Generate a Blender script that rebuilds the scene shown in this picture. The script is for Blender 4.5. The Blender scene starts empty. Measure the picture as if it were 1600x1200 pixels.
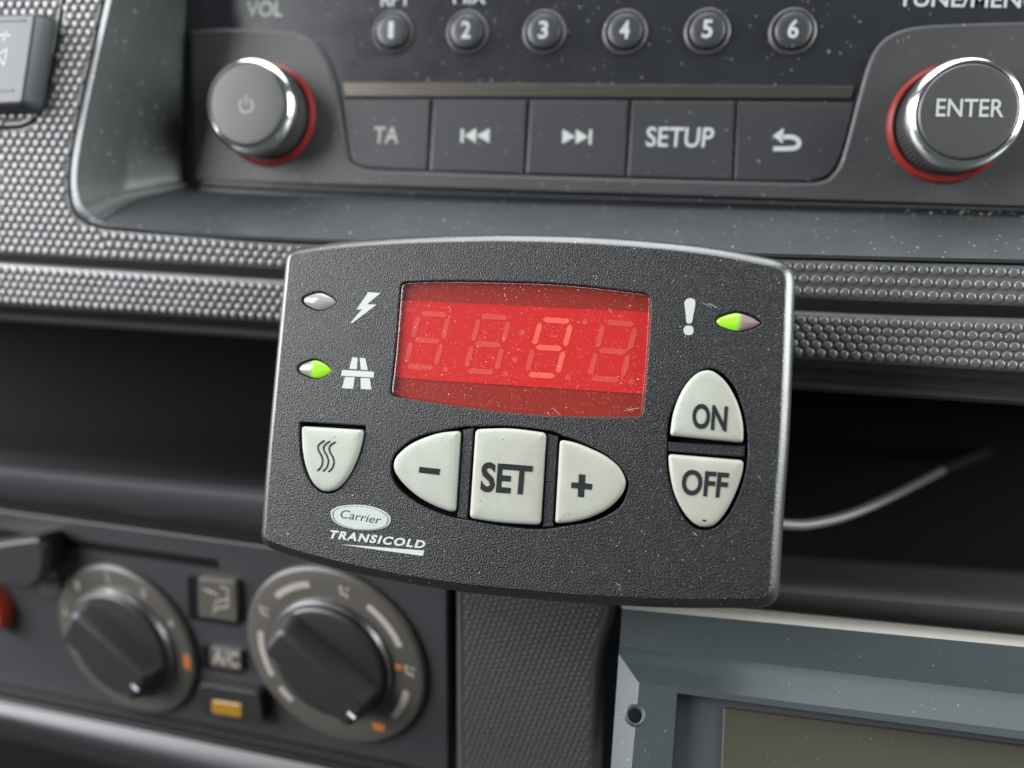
import bpy, bmesh, math, random
from mathutils import Vector, Matrix
from mathutils.geometry import tessellate_polygon
random.seed(7)
SC = bpy.context.scene
COL = SC.collection

# ------------------------------------------------------------------ camera
F_PX = 1200.0                                    # focal length in pixels of the 1600 x 1200 photograph
def nrm(v): return Vector(v).normalized()
# the dashboard's own axes, seen from the camera (x right, y down, z forward)
X_D = nrm((7000, 540, -1200))
N_D = Vector((215, -120, 1200)); N_D -= X_D * N_D.dot(X_D); N_D.normalize()
U_D = -(N_D.cross(X_D))                          # up along the dashboard
def cw(c):                                       # camera vector -> world vector (X lateral, Y into the dash, Z up)
    c = Vector(c); return Vector((X_D.dot(c), N_D.dot(c), U_D.dot(c)))
def ray(u, v): return cw(((u - 800) / F_PX, (v - 600) / F_PX, 1.0))
CAM = -156.0 * ray(827, 660)                     # millimetres; world origin = middle of the controller's face
MM = 0.001
cam = bpy.data.cameras.new('camera')
cam.sensor_fit = 'HORIZONTAL'; cam.sensor_width = 36.0; cam.lens = 36.0 * F_PX / 1600
cam.clip_start = 0.005; cam.clip_end = 50
cam.dof.use_dof = True; cam.dof.focus_distance = 0.157; cam.dof.aperture_fstop = 6.6; cam.dof.aperture_blades = 0
camo = bpy.data.objects.new('camera', cam); COL.objects.link(camo)
r_, u_, b_ = cw((1, 0, 0)), cw((0, -1, 0)), cw((0, 0, -1))
camo.matrix_world = Matrix(((r_.x, u_.x, b_.x, CAM.x * MM), (r_.y, u_.y, b_.y, CAM.y * MM), (r_.z, u_.z, b_.z, CAM.z * MM), (0, 0, 0, 1)))
SC.camera = camo

# ------------------------------------------------------------------ light: windows of the cab
W = bpy.data.worlds.new('World'); SC.world = W; W.use_nodes = True
bg = W.node_tree.nodes['Background']; bg.inputs[0].default_value = (0.86, 0.93, 1.0, 1); bg.inputs[1].default_value = 0.13
def window_light(name, loc, target, sx, sy, power, color):
    l = bpy.data.lights.new(name, 'AREA'); l.shape = 'RECTANGLE'; l.size = sx; l.size_y = sy; l.energy = power; l.color = color
    o = bpy.data.objects.new(name, l); COL.objects.link(o); o.location = loc
    o.rotation_euler = (Vector(target) - Vector(loc)).to_track_quat('-Z', 'Y').to_euler()
window_light('driver_window_light', (-1.15, -0.44, 0.34), (0, 0, 0), 1.5, 0.9, 70, (0.96, 0.98, 1.0))
window_light('windscreen_light', (-0.1, 0.08, 1.15), (0, -0.02, 0), 1.5, 1.0, 37, (0.95, 0.98, 1.0))
window_light('passenger_window_light', (1.15, -0.16, 0.40), (0, 0, 0), 0.9, 0.8, 36, (0.95, 1.0, 0.98))
vs = SC.view_settings; vs.view_transform = 'Standard'; vs.look = 'None'; vs.gamma = 1; vs.exposure = 0.0; vs.use_curve_mapping = False
SC.render.engine = 'CYCLES'
try: SC.cycles.use_denoising = True
except Exception: pass
SC.cycles.max_bounces = 8; SC.cycles.transparent_max_bounces = 12

# ------------------------------------------------------------------ frames and tracing
class Frame:
    def __init__(s, origin, x, z):               # x right along the face, z towards the viewer
        s.o = Vector(origin); s.x = Vector(x).normalized(); z = Vector(z)
        s.z = (z - s.x * z.dot(s.x)).normalized(); s.y = s.z.cross(s.x)
    def px(s, u, v, h=0.0):                      # where the sight line meets the plane h above the face (local mm)
        d = ray(u, v); o = s.o + s.z * h
        t = (o - CAM).dot(s.z) / d.dot(s.z)
        p = CAM + d * t - s.o
        return (p.dot(s.x), p.dot(s.y))
    def p3(s, u, v, h=0.0):
        a = s.px(u, v, h); return Vector((a[0], a[1], h))
    def matrix(s, at=(0, 0, 0)):
        o = (s.o + s.x * at[0] + s.y * at[1] + s.z * at[2]) * MM
        return Matrix(((s.x.x, s.y.x, s.z.x, o.x), (s.x.y, s.y.y, s.z.y, o.y), (s.x.z, s.y.z, s.z.z, o.z), (0, 0, 0, 1)))
def plane_y(Y): return Frame((0, Y, 0), (1, 0, 0), (0, -1, 0))
WORLD = Frame((0, 0, 0), (1, 0, 0), (0, -1, 0))  # local = (X, Z, -Y)
def onY(u, v, Y):                                # point of the sight line at depth Y, in WORLD-frame local mm
    return WORLD.p3(u, v, -Y)
X_C = nrm((5784, 383, -1200)); N_C = Vector((243, 78, 1200)); N_C -= X_C * N_C.dot(X_C)
CTRL = Frame((0, 0, 0), cw(X_C), -cw(N_C))
Y_PANEL = 32.0
Y_RADIO = 58.0
RADIO = plane_y(Y_RADIO)
X_K = nrm((3550, 188, -1200)); N_K = Vector((425, -380, 1200)); N_K -= X_K * N_K.dot(X_K)
def worldpt(u, v, Y): 
    d = ray(u, v); return CAM + d * ((Y - CAM.y) / d.y)
CLIM = Frame(worldpt(350, 1000, 56), cw(X_K), -cw(N_K))
def pitched(origin, deg):                        # face tilted about the lateral axis; positive looks upward
    a = math.radians(deg); return Frame(origin, (1, 0, 0), (0, -math.cos(a), math.sin(a)))
CONS = pitched(worldpt(830, 1060, 40), -5)
DEV = pitched(worldpt(1300, 1110, 8), 22)

def area(p): return 0.5 * sum(p[i - 1][0] * p[i][1] - p[i][0] * p[i - 1][1] for i in range(len(p)))
def catmull(p, n, closed=False):
    p = [Vector(q[:2]) for q in p]; out = []; m = len(p)
    for i in range(m if closed else m - 1):
        if closed: a, b, c, d = p[i - 1], p[i], p[(i + 1) % m], p[(i + 2) % m]
        else: a, b, c, d = p[max(i - 1, 0)], p[i], p[i + 1], p[min(i + 2, m - 1)]
        for k in range(n):
            t = k / n
            out.append(0.5 * (2 * b + (c - a) * t + (2 * a - 5 * b + 4 * c - d) * t * t + (3 * b - a - 3 * c + d) * t ** 3))
    if not closed: out.append(p[-1])
    return out
def outline(fr, pts, h=0.0, n=5):
    """traced photo points -> closed outline in local mm; (u, v, r) is a corner rounded by r mm, (u, v) lies on a curve"""
    q = [(Vector(fr.px(p[0], p[1], h)), p[2] if len(p) > 2 else None) for p in pts]
    cs = [i for i, a in enumerate(q) if a[1] is not None]
    if not cs: res = catmull([a[0] for a in q], n, True)
    else:
        spans = []
        for k, i in enumerate(cs):
            j = cs[(k + 1) % len(cs)]; idx = [i]; t = i
            while True:
                t = (t + 1) % len(q); idx.append(t)
                if t == j: break
            pp = [q[t][0] for t in idx]
            spans.append(pp if len(pp) == 2 else catmull(pp, n))
        # cut every span by the fillet radius at both ends
        def cut(sp, r):
            sp = list(sp)
            if r <= 0: return sp
            acc = 0
            for k in range(len(sp) - 1):
                d = (sp[k + 1] - sp[k]).length
                if acc + d > r:
                    return [sp[k].lerp(sp[k + 1], (r - acc) / d)] + sp[k + 1:]
                acc += d
            return sp[-1:]
        res = []
        for k, sp in enumerate(spans):
            r0 = q[cs[k]][1]; r1 = q[cs[(k + 1) % len(cs)]][1]
            L = sum((sp[i + 1] - sp[i]).length for i in range(len(sp) - 1)); r0 = min(r0, L * .45); r1 = min(r1, L * .45)
            s2 = cut(sp, r0); s2 = cut(s2[::-1], r1)[::-1]
            spans[k] = s2
        for k, s2 in enumerate(spans):
            c = q[cs[k]][0]; prev = spans[k - 1][-1]; nx = s2[0]
            if q[cs[k]][1] > 0:
                for t in (0.17, 0.33, 0.5, 0.67, 0.83):
                    res.append((1 - t) ** 2 * prev + 2 * t * (1 - t) * c + t * t * nx)
            res += s2
        cl = []
        for p in res:
            if not cl or (p - cl[-1]).length > 1e-3: cl.append(p)
        if (cl[0] - cl[-1]).length < 1e-3: cl.pop()
        res = cl
    if area(res) < 0: res = res[::-1]
    return res
def inset(p, d):
    out = []; m = len(p)
    for i in range(m):
        a = (p[i] - p[i - 1]); b = (p[(i + 1) % m] - p[i])
        na = Vector((-a.y, a.x)).normalized(); nb = Vector((-b.y, b.x)).normalized()
        n = na + nb
        if n.length < 1e-6: n = na.copy()
        n.normalize(); k = max(n.dot(na), 0.5)
        out.append(p[i] + n * (d / k))
    return out
def ellipse(cx, cy, rx, ry, rot=0, n=40):
    c, s = math.cos(rot), math.sin(rot)
    return [Vector((cx + rx * math.cos(t) * c - ry * math.sin(t) * s, cy + rx * math.cos(t) * s + ry * math.sin(t) * c)) for t in (2 * math.pi * k / n for k in range(n))]

# ------------------------------------------------------------------ mesh building (local mm)
class MB:
    def __init__(s): s.v = []; s.f = []; s.caps = set()
    def add(s, pts): 
        i = len(s.v); s.v += [tuple(p) for p in pts]; return i
    def ring(s, p, z): return s.add([(q[0], q[1], z) for q in p]), len(p)
    def bridge(s, a, b, n, closed=True):
        for i in range(n if closed else n - 1):
            j = (i + 1) % n; s.f.append((a + i, a + j, b + j, b + i))
    def prism(s, out, prof, top=True, bottom=False, dome=0.0):
        last = None
        for d, z in prof:
            i, n = s.ring(inset(out, d) if d else out, z)
            if last is not None: s.bridge(last, i, n)
            else: first = i
            last = i
        if top:
            if dome:
                c = sum((Vector(p) for p in out), Vector((0, 0))) / len(out); base = inset(out, prof[-1][0]); zt = prof[-1][1]
                for k in (0.8, 0.55, 0.28):
                    i, n = s.ring([c + (p - c) * k for p in base], zt + dome * (1 - k * k)); s.bridge(last, i, n); last = i
                i = s.add([(c.x, c.y, zt + dome)])
                for k in range(n): s.f.append((last + k, last + (k + 1) % n, i))
            else: s.poly_idx([list(range(last, last + n))])
        if bottom: s.f.append(tuple(range(first + n - 1, first - 1, -1)))
        return s
    def poly_idx(s, loops):
        pts = [[Vector(s.v[i]) for i in l] for l in loops]; flat = [i for l in loops for i in l]
        for t in tessellate_polygon([[Vector((p.x, p.y, 0)) for p in l] for l in pts]):
            a, b, c = (flat[k] for k in t)
            A, B, C = (Vector(s.v[k]) for k in (a, b, c))
            cr = (B - A).cross(C - A)
            if cr.length < 1e-12: continue
            s.caps.add(len(s.f)); s.f.append((a, b, c) if cr.z > 0 else (a, c, b))
    def grid(s, rows):
        n = len(rows[0]); ids = [s.add(r) for r in rows]
        for a, b in zip(ids, ids[1:]): s.bridge(a, b, n, False)
        return s
    def lathe(s, prof, c=(0, 0), n=64, cap=True):
        ids = []
        for r, z in prof:
            ids.append(s.add([(c[0] + r * math.cos(2 * math.pi * k / n), c[1] + r * math.sin(2 * math.pi * k / n), z) for k in range(n)]))
        for a, b in zip(ids, ids[1:]): s.bridge(a, b, n)
        if cap: s.f.append(tuple(range(ids[-1], ids[-1] + n)))
        return s
    def tube(s, path, r, n=12):
        path = [Vector(p) for p in path]; ids = []
        up = Vector((0.1, 0.3, 1)).normalized()
        for i, p in enumerate(path):
            t = (path[min(i + 1, len(path) - 1)] - path[max(i - 1, 0)]).normalized()
            a = t.cross(up).normalized(); b = a.cross(t)
            ids.append(s.add([p + a * r * math.cos(2 * math.pi * k / n) + b * r * math.sin(2 * math.pi * k / n) for k in range(n)]))
        for a, b in zip(ids, ids[1:]): s.bridge(a, b, n)
        s.f.append(tuple(range(ids[0] + n - 1, ids[0] - 1, -1))); s.f.append(tuple(range(ids[-1], ids[-1] + n)))
        return s
    def build(s, name, mat, parent=None, sharp=35, loc=None, frame=None, shift=None, fix=False):
        me = bpy.data.meshes.new(name)
        sh = Vector(shift) if shift is not None else Vector((0, 0, 0))
        me.from_pydata([((p[0] - sh.x) * MM, (p[1] - sh.y) * MM, (p[2] - sh.z) * MM) for p in s.v], [], s.f); me.update()
        if fix:
            b = bmesh.new(); b.from_mesh(me); bmesh.ops.recalc_face_normals(b, faces=b.faces); b.to_mesh(me); b.free()
        me.polygons.foreach_set('use_smooth', [True] * len(me.polygons))
        me.set_sharp_from_angle(angle=math.radians(sharp))
        me.polygons.foreach_set('use_smooth', [i not in s.caps for i in range(len(me.polygons))])
        me.materials.append(MAT[mat])
        o = bpy.data.objects.new(name, me); COL.objects.link(o)
        if frame is not None: o.matrix_world = frame.matrix(sh)
        elif shift is not None: o.location = sh * MM
        if parent is not None: o.parent = parent
        return o
def empty(name, frame, at=(0, 0, 0)):
    o = bpy.data.objects.new(name, None); o.empty_display_size = 0.01; COL.objects.link(o); o.matrix_world = frame.matrix(at); return o
def tag(o, label=None, cat=None, kind=None, group=None):
    if label: o['label'] = label
    if cat: o['category'] = cat
    if kind: o['kind'] = kind
    if group: o['group'] = group
    return o
def text_tris(txt, bold=0.0, space=1.0):
    c = bpy.data.curves.new('t', 'FONT'); c.body = txt; c.offset = bold; c.space_character = space; c.resolution_u = 4; c.fill_mode = 'FRONT'
    o = bpy.data.objects.new('t', c); COL.objects.link(o)
    dg = bpy.context.evaluated_depsgraph_get(); ev = o.evaluated_get(dg); me = ev.to_mesh()
    v = [tuple(p.co) for p in me.vertices]; f = [tuple(p.vertices) for p in me.polygons]
    ev.to_mesh_clear(); bpy.data.objects.remove(o); bpy.data.curves.remove(c)
    x0 = min(p[0] for p in v); x1 = max(p[0] for p in v); y0 = min(p[1] for p in v); y1 = max(p[1] for p in v)
    return [((p[0] - x0) / (x1 - x0), (p[1] - y0) / (y1 - y0)) for p in v], f
def lettering(name, txt, fr, quad, h, mat, parent, bold=0.0, thick=0.0, space=1.0):
    """lettering laid on the plane h above a face; quad = photo corners bl, br, tr, tl"""
    v, f = text_tris(txt, bold, space); q = [Vector(fr.px(a, b, h)) for a, b in quad]; m = MB()
    pts = [(q[0] * (1 - s) + q[1] * s) * (1 - t) + (q[3] * (1 - s) + q[2] * s) * t for s, t in v]
    m.add([(p.x, p.y, h) for p in pts]); m.f = list(f)
    o = m.build(name, mat, parent)
    if thick:
        md = o.modifiers.new('thickness', 'SOLIDIFY'); md.thickness = thick * MM; md.offset = -1
    return o
def flat(name, fr, polys, h, mat, parent, thick=0.1):
    m = MB()
    for p in polys:
        q = [Vector(fr.px(a, b, h)) for a, b in p]
        if area(q) < 0: q = q[::-1]
        m.prism(q, [(0, h - thick), (0, h)])
    return m.build(name, mat, parent)
def ribbon(pts, w):
    pts = [Vector(p) for p in pts]; L = []; R = []
    for i, p in enumerate(pts):
        t = (pts[min(i + 1, len(pts) - 1)] - pts[max(i - 1, 0)]).normalized(); n = Vector((-t.y, t.x)) * w / 2
        L.append(p + n); R.append(p - n)
    q = L + R[::-1]
    return q if area(q) > 0 else q[::-1]
def inside(p, poly):
    c = False
    for i in range(len(poly)):
        a, b = poly[i - 1], poly[i]
        if (a.y > p[1]) != (b.y > p[1]) and p[0] < (b.x - a.x) * (p[1] - a.y) / (b.y - a.y) + a.x: c = not c
    return c
def nub_mesh(pts, z, r, h, name, mat, parent, n=8):
    """the moulded grain of a panel: one low, flat-topped dome per nub"""
    m = MB()
    for p in pts:
        ids = []; rj = r * random.uniform(.96, 1.04)
        for rr, zz in ((1.0, -0.05), (0.9, 0.5), (0.68, 0.85), (0.36, 0.98)):
            ids.append(m.add([(p[0] + rj * rr * math.cos(2 * math.pi * q / n), p[1] + rj * rr * math.sin(2 * math.pi * q / n), z + h * zz) for q in range(n)]))
        for a_, b_ in zip(ids, ids[1:]): m.bridge(a_, b_, n)
        t = m.add([(p[0], p[1], z + h)])
        for q in range(n): m.f.append((ids[-1] + q, ids[-1] + (q + 1) % n, t))
    o = m.build(name, mat, parent, sharp=85); o['kind'] = 'stuff'; return o
def nub_grid(poly, dx, dy, tilt=0.0, base=None, jit=0.04):
    """staggered points inside an outline; base(x) bends the rows along an edge"""
    x0 = min(p.x for p in poly); x1 = max(p.x for p in poly); y0 = min(p.y for p in poly); y1 = max(p.y for p in poly)
    c, s_ = math.cos(tilt), math.sin(tilt); out = []; K = int((y1 - y0 + abs(s_) * (x1 - x0)) / dy) + 4; J = int((x1 - x0 + abs(s_) * (y1 - y0)) / dx) + 4
    for k in range(-K, K):
        for j in range(-J, J):
            a = (j + 0.5 * (k % 2)) * dx + random.uniform(-jit, jit); b = k * dy + random.uniform(-jit, jit)
            p = ((x0 + x1) / 2 + a * c - b * s_, (y0 + y1) / 2 + a * s_ + b * c) if base is None else (x1 - (j + .5 * (k % 2)) * dx + random.uniform(-jit, jit), 0)
            if base is not None: p = (p[0], base(p[0]) + k * dy + random.uniform(-jit, jit))
            if x0 <= p[0] <= x1 and y0 <= p[1] <= y1 and inside(p, poly): out.append(p)
    return out
def edge(fr, pts):                                # traced edge -> y(x) in local mm
    q = sorted(fr.px(*p) for p in pts)
    def f(x):
        for i in range(len(q) - 1):
            if x <= q[i + 1][0] or i == len(q) - 2:
                t = (x - q[i][0]) / (q[i + 1][0] - q[i][0]); return q[i][1] + (q[i + 1][1] - q[i][1]) * t
    return f, q[0][0], q[-1][0]
def nub_rows(top, bot, x0, x1, rows, dx, mt, mb, jit=0.04):
    out = []
    for k in range(rows):
        x = x0 + (dx / 2 if k % 2 else 0)
        while x < x1:
            a, b = top(x) - mt, bot(x) + mb; t = k / (rows - 1)
            out.append((x + random.uniform(-jit, jit), b + (a - b) * t + random.uniform(-jit, jit))); x += dx
    return out

# ------------------------------------------------------------------ materials
MAT = {}
def plastic(key, col, rough=0.5, grain=0, gs=0.5, gd=0.06, var=0.0, dust=0.0, dust_scale=700, dust_col=(.55, .55, .52), metal=0.0, emit=None, coat=0.0, spec=0.5, film=0.0, rough_var=0.0, smooth_edge=False, film_col=None):
    m = bpy.data.materials.new(key); m.use_nodes = True; nt = m.node_tree; N = nt.nodes; L = nt.links
    b = N['Principled BSDF']; b.inputs['Roughness'].default_value = rough; b.inputs['Metallic'].default_value = metal
    b.inputs['Specular IOR Level'].default_value = spec
    b.inputs['Coat Weight'].default_value = coat; b.inputs['Coat Roughness'].default_value = 0.08
    b.inputs['Base Color'].default_value = (*col, 1)
    tc = N.new('ShaderNodeTexCoord'); src = None
    def mix(fac, a, c):
        x = N.new('ShaderNodeMix'); x.data_type = 'RGBA'; L.new(fac, x.inputs[0])
        if isinstance(a, tuple): x.inputs[6].default_value = (*a, 1)
        else: L.new(a, x.inputs[6])
        x.inputs[7].default_value = (*c, 1); return x.outputs[2]
    def noise(scale, detail=3, rough_=0.6):
        n = N.new('ShaderNodeTexNoise'); n.inputs['Scale'].default_value = scale; n.inputs['Detail'].default_value = detail
        n.inputs['Roughness'].default_value = rough_; L.new(tc.outputs['Object'], n.inputs['Vector']); return n
    def ramp(sock, a, c):
        r = N.new('ShaderNodeMapRange'); r.inputs[1].default_value = a; r.inputs[2].default_value = c; L.new(sock, r.inputs[0]); return r.outputs[0]
    cur = col
    if var:
        cur = mix(ramp(noise(60, 5).outputs[0], 0.35, 0.7), cur, tuple(min(1, c * (1 + var) + 0.002) for c in col))
        cur = mix(ramp(noise(420, 4).outputs[0], 0.55, 0.8), cur, tuple(c * (1 - var) for c in col))
    if film:                                     # thin uneven dust film
        fm = N.new('ShaderNodeMath'); fm.operation = 'MULTIPLY'; L.new(ramp(noise(35, 6, .7).outputs[0], 0.4, 0.75), fm.inputs[0]); fm.inputs[1].default_value = film
        cur = mix(fm.outputs[0], cur, film_col or dust_col)
    if dust:
        nz = noise(dust_scale * 1.5, 2)
        add = N.new('ShaderNodeVectorMath'); add.operation = 'MULTIPLY_ADD'
        L.new(nz.outputs['Color'], add.inputs[0]); add.inputs[1].default_value = (0.9 / dust_scale,) * 3; L.new(tc.outputs['Object'], add.inputs[2])
        masks = []
        for sc_, size, keep in ((dust_scale, 0.17, 1 - dust), (dust_scale * 0.42, 0.10, 1 - dust * 0.8)):
            vo = N.new('ShaderNodeTexVoronoi'); vo.inputs['Scale'].default_value = sc_; L.new(add.outputs[0], vo.inputs['Vector'])
            lt = N.new('ShaderNodeMath'); lt.operation = 'LESS_THAN'; L.new(vo.outputs['Distance'], lt.inputs[0]); lt.inputs[1].default_value = size
            sp = N.new('ShaderNodeSeparateColor'); L.new(vo.outputs['Color'], sp.inputs[0])
            gt = N.new('ShaderNodeMath'); gt.operation = 'GREATER_THAN'; L.new(sp.outputs[0], gt.inputs[0]); gt.inputs[1].default_value = keep
            mu = N.new('ShaderNodeMath'); mu.operation = 'MULTIPLY'; L.new(lt.outputs[0], mu.inputs[0]); L.new(gt.outputs[0], mu.inputs[1]); masks.append(mu.outputs[0])
        mx = N.new('ShaderNodeMath'); mx.operation = 'MAXIMUM'; L.new(masks[0], mx.inputs[0]); L.new(masks[1], mx.inputs[1])
        cur = mix(mx.outputs[0], cur, dust_col)
    if not isinstance(cur, tuple): L.new(cur, b.inputs['Base Color'])
    if rough_var:
        rr = N.new('ShaderNodeMapRange'); L.new(noise(90, 5, .7).outputs[0], rr.inputs[0]); rr.inputs[1].default_value = .3; rr.inputs[2].default_value = .75
        rr.inputs[3].default_value = max(0.03, rough - rough_var); rr.inputs[4].default_value = rough + rough_var; L.new(rr.outputs[0], b.inputs['Roughness'])
    if grain:
        g = noise(grain, 2, 0.5); bp = N.new('ShaderNodeBump'); bp.inputs['Strength'].default_value = gs; bp.inputs['Distance'].default_value = gd * MM
        L.new(g.outputs[0], bp.inputs['Height']); L.new(bp.outputs[0], b.inputs['Normal'])
        if smooth_edge:                          # the moulded grain stops at the polished rounded edge
            sx = N.new('ShaderNodeSeparateXYZ'); L.new(tc.outputs['Object'], sx.inputs[0])
            mr = N.new('ShaderNodeMapRange'); L.new(sx.outputs[2], mr.inputs[0]); mr.inputs[1].default_value = -0.2 * MM; mr.inputs[2].default_value = -0.04 * MM
            mr.inputs[3].default_value = 0.2; mr.inputs[4].default_value = gs; L.new(mr.outputs[0], bp.inputs['Strength'])
            m2 = N.new('ShaderNodeMapRange'); L.new(sx.outputs[2], m2.inputs[0]); m2.inputs[1].default_value = -0.2 * MM; m2.inputs[2].default_value = -0.04 * MM; m2.inputs[3].default_value = 0.9; m2.inputs[4].default_value = 1.0
            m3 = N.new('ShaderNodeMapRange'); L.new(sx.outputs[2], m3.inputs[0]); m3.inputs[1].default_value = -0.2 * MM; m3.inputs[2].default_value = -0.04 * MM; m3.inputs[3].default_value = 0.95; m3.inputs[4].default_value = 0.42; L.new(m3.outputs[0], b.inputs['Specular IOR Level'])
            mm = N.new('ShaderNodeMath'); mm.operation = 'MULTIPLY'; L.new(b.inputs['Roughness'].links[0].from_socket, mm.inputs[0]); L.new(m2.outputs[0], mm.inputs[1]); L.new(mm.outputs[0], b.inputs['Roughness'])
    if emit: b.inputs['Emission Color'].default_value = (*emit[0], 1); b.inputs['Emission Strength'].default_value = emit[1]
    MAT[key] = m; return m
plastic('housing', (0.006, 0.006, 0.0068), 0.40, grain=3000, gs=1.0, gd=0.22, dust=0.07, dust_scale=1700, dust_col=(.26, .26, .25), rough_var=0.05, film=0.012, smooth_edge=True)
plastic('housing_rib', (0.007, 0.007, 0.008), 0.42, grain=3000, gs=0.9, gd=0.2)
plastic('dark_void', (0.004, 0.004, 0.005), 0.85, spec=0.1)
plastic('key', (0.275, 0.287, 0.250), 0.5, grain=1500, gs=0.25, gd=0.06, var=0.07, dust=0.012, dust_scale=1100, dust_col=(.14, .11, .08), film=0.6, film_col=(.19, .17, .12), spec=0.35)
plastic('print_dark', (0.012, 0.013, 0.015), 0.8, spec=0.15)
plastic('print_white', (0.34, 0.352, 0.345), 0.55, grain=2500, gs=0.4, gd=0.06)
plastic('print_soft', (0.28, 0.28, 0.27), 0.5)
plastic('logo_silver', (0.30, 0.325, 0.305), 0.5, grain=2500, gs=0.5, gd=0.08)
plastic('led_board', (0.17, 0.125, 0.095), 0.7, grain=2500, gs=.5, gd=.1)
plastic('led_module', (0.385, 0.138, 0.138), 0.6, spec=.1)
plastic('segment_off', (0.42, 0.37, 0.36), 0.5, spec=.1)
plastic('segment_on', (0.50, 0.50, 0.44), 0.5, spec=.1, emit=((1.0, 0.8, 0.35), 0.12))
plastic('dash', (0.066, 0.066, 0.068), 0.26, spec=0.62, var=0.12, grain=1600, gs=0.2, gd=0.05, film=0.06)
plastic('dash_bed', (0.040, 0.040, 0.042), 0.62, var=0.2, film=0.10, spec=0.25)
plastic('dash_smooth', (0.027, 0.030, 0.032), 0.40, grain=1400, gs=0.3, gd=0.06, dust=0.16, dust_scale=760, dust_col=(.22, .22, .21), film=0.06)
plastic('dash_brown', (0.045, 0.040, 0.038), 0.5, grain=1400, gs=0.3, gd=0.06)
plastic('radio_black', (0.014, 0.015, 0.018), 0.30, dust=0.16, dust_scale=800, dust_col=(.16, .16, .16), rough_var=0.05)
plastic('radio_grey', (0.030, 0.030, 0.032), 0.45, grain=1800, gs=0.15, gd=0.04, dust=0.09, dust_scale=850, dust_col=(.2, .2, .19), film=0.05)
plastic('radio_button', (0.025, 0.026, 0.029), 0.42, grain=1800, gs=0.12, gd=0.04, dust=0.09, dust_scale=850, dust_col=(.2, .2, .19))
plastic('chrome', (0.72, 0.73, 0.70), 0.16, metal=1.0)
plastic('bronze_trim', (0.17, 0.155, 0.13), 0.3, metal=0.9, dust=0.01, dust_scale=380)
plastic('knob_cap', (0.040, 0.040, 0.042), 0.42, dust=0.004, dust_scale=380)
plastic('knob_side', (0.035, 0.036, 0.038), 0.45)
plastic('red_ring', (0.17, 0.014, 0.012), 0.25)
plastic('climate', (0.024, 0.024, 0.026), 0.5, grain=1500, gs=0.2, gd=0.05)
plastic('knob_black', (0.010, 0.0105, 0.011), 0.5)
plastic('rim_metal', (0.30, 0.30, 0.30), 0.35, metal=1.0)
plastic('dial_beige', (0.062, 0.056, 0.048), 0.42)
plastic('dial_print', (0.30, 0.265, 0.235), 0.5)
plastic('orange_print', (0.38, 0.115, 0.03), 0.5)
plastic('amber', (0.24, 0.13, 0.008), 0.35)
plastic('red_print', (0.42, 0.045, 0.025), 0.45)
plastic('white_mark', (0.62, 0.64, 0.66), 0.4)
plastic('console', (0.042, 0.038, 0.036), 0.42, dust=0.006, dust_scale=380)
plastic('device', (0.023, 0.031, 0.034), 0.5, grain=1600, gs=0.2, gd=0.05, dust=0.12, dust_scale=1300, dust_col=(.12, .12, .115), film=0.05)
plastic('lint', (0.20, 0.19, 0.18), 0.8)
plastic('dirt', (0.12, 0.11, 0.095), 0.9)
plastic('device_inner', (0.038, 0.041, 0.048), 0.5)
plastic('device_top', (0.20, 0.192, 0.173), 0.45)
plastic('lcd', (0.040, 0.0385, 0.027), 0.35, dust=0.10, dust_scale=1300, dust_col=(.11, .105, .085))
plastic('cable', (0.075, 0.077, 0.075), 0.45)
plastic('switch', (0.032, 0.034, 0.038), 0.46)
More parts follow.
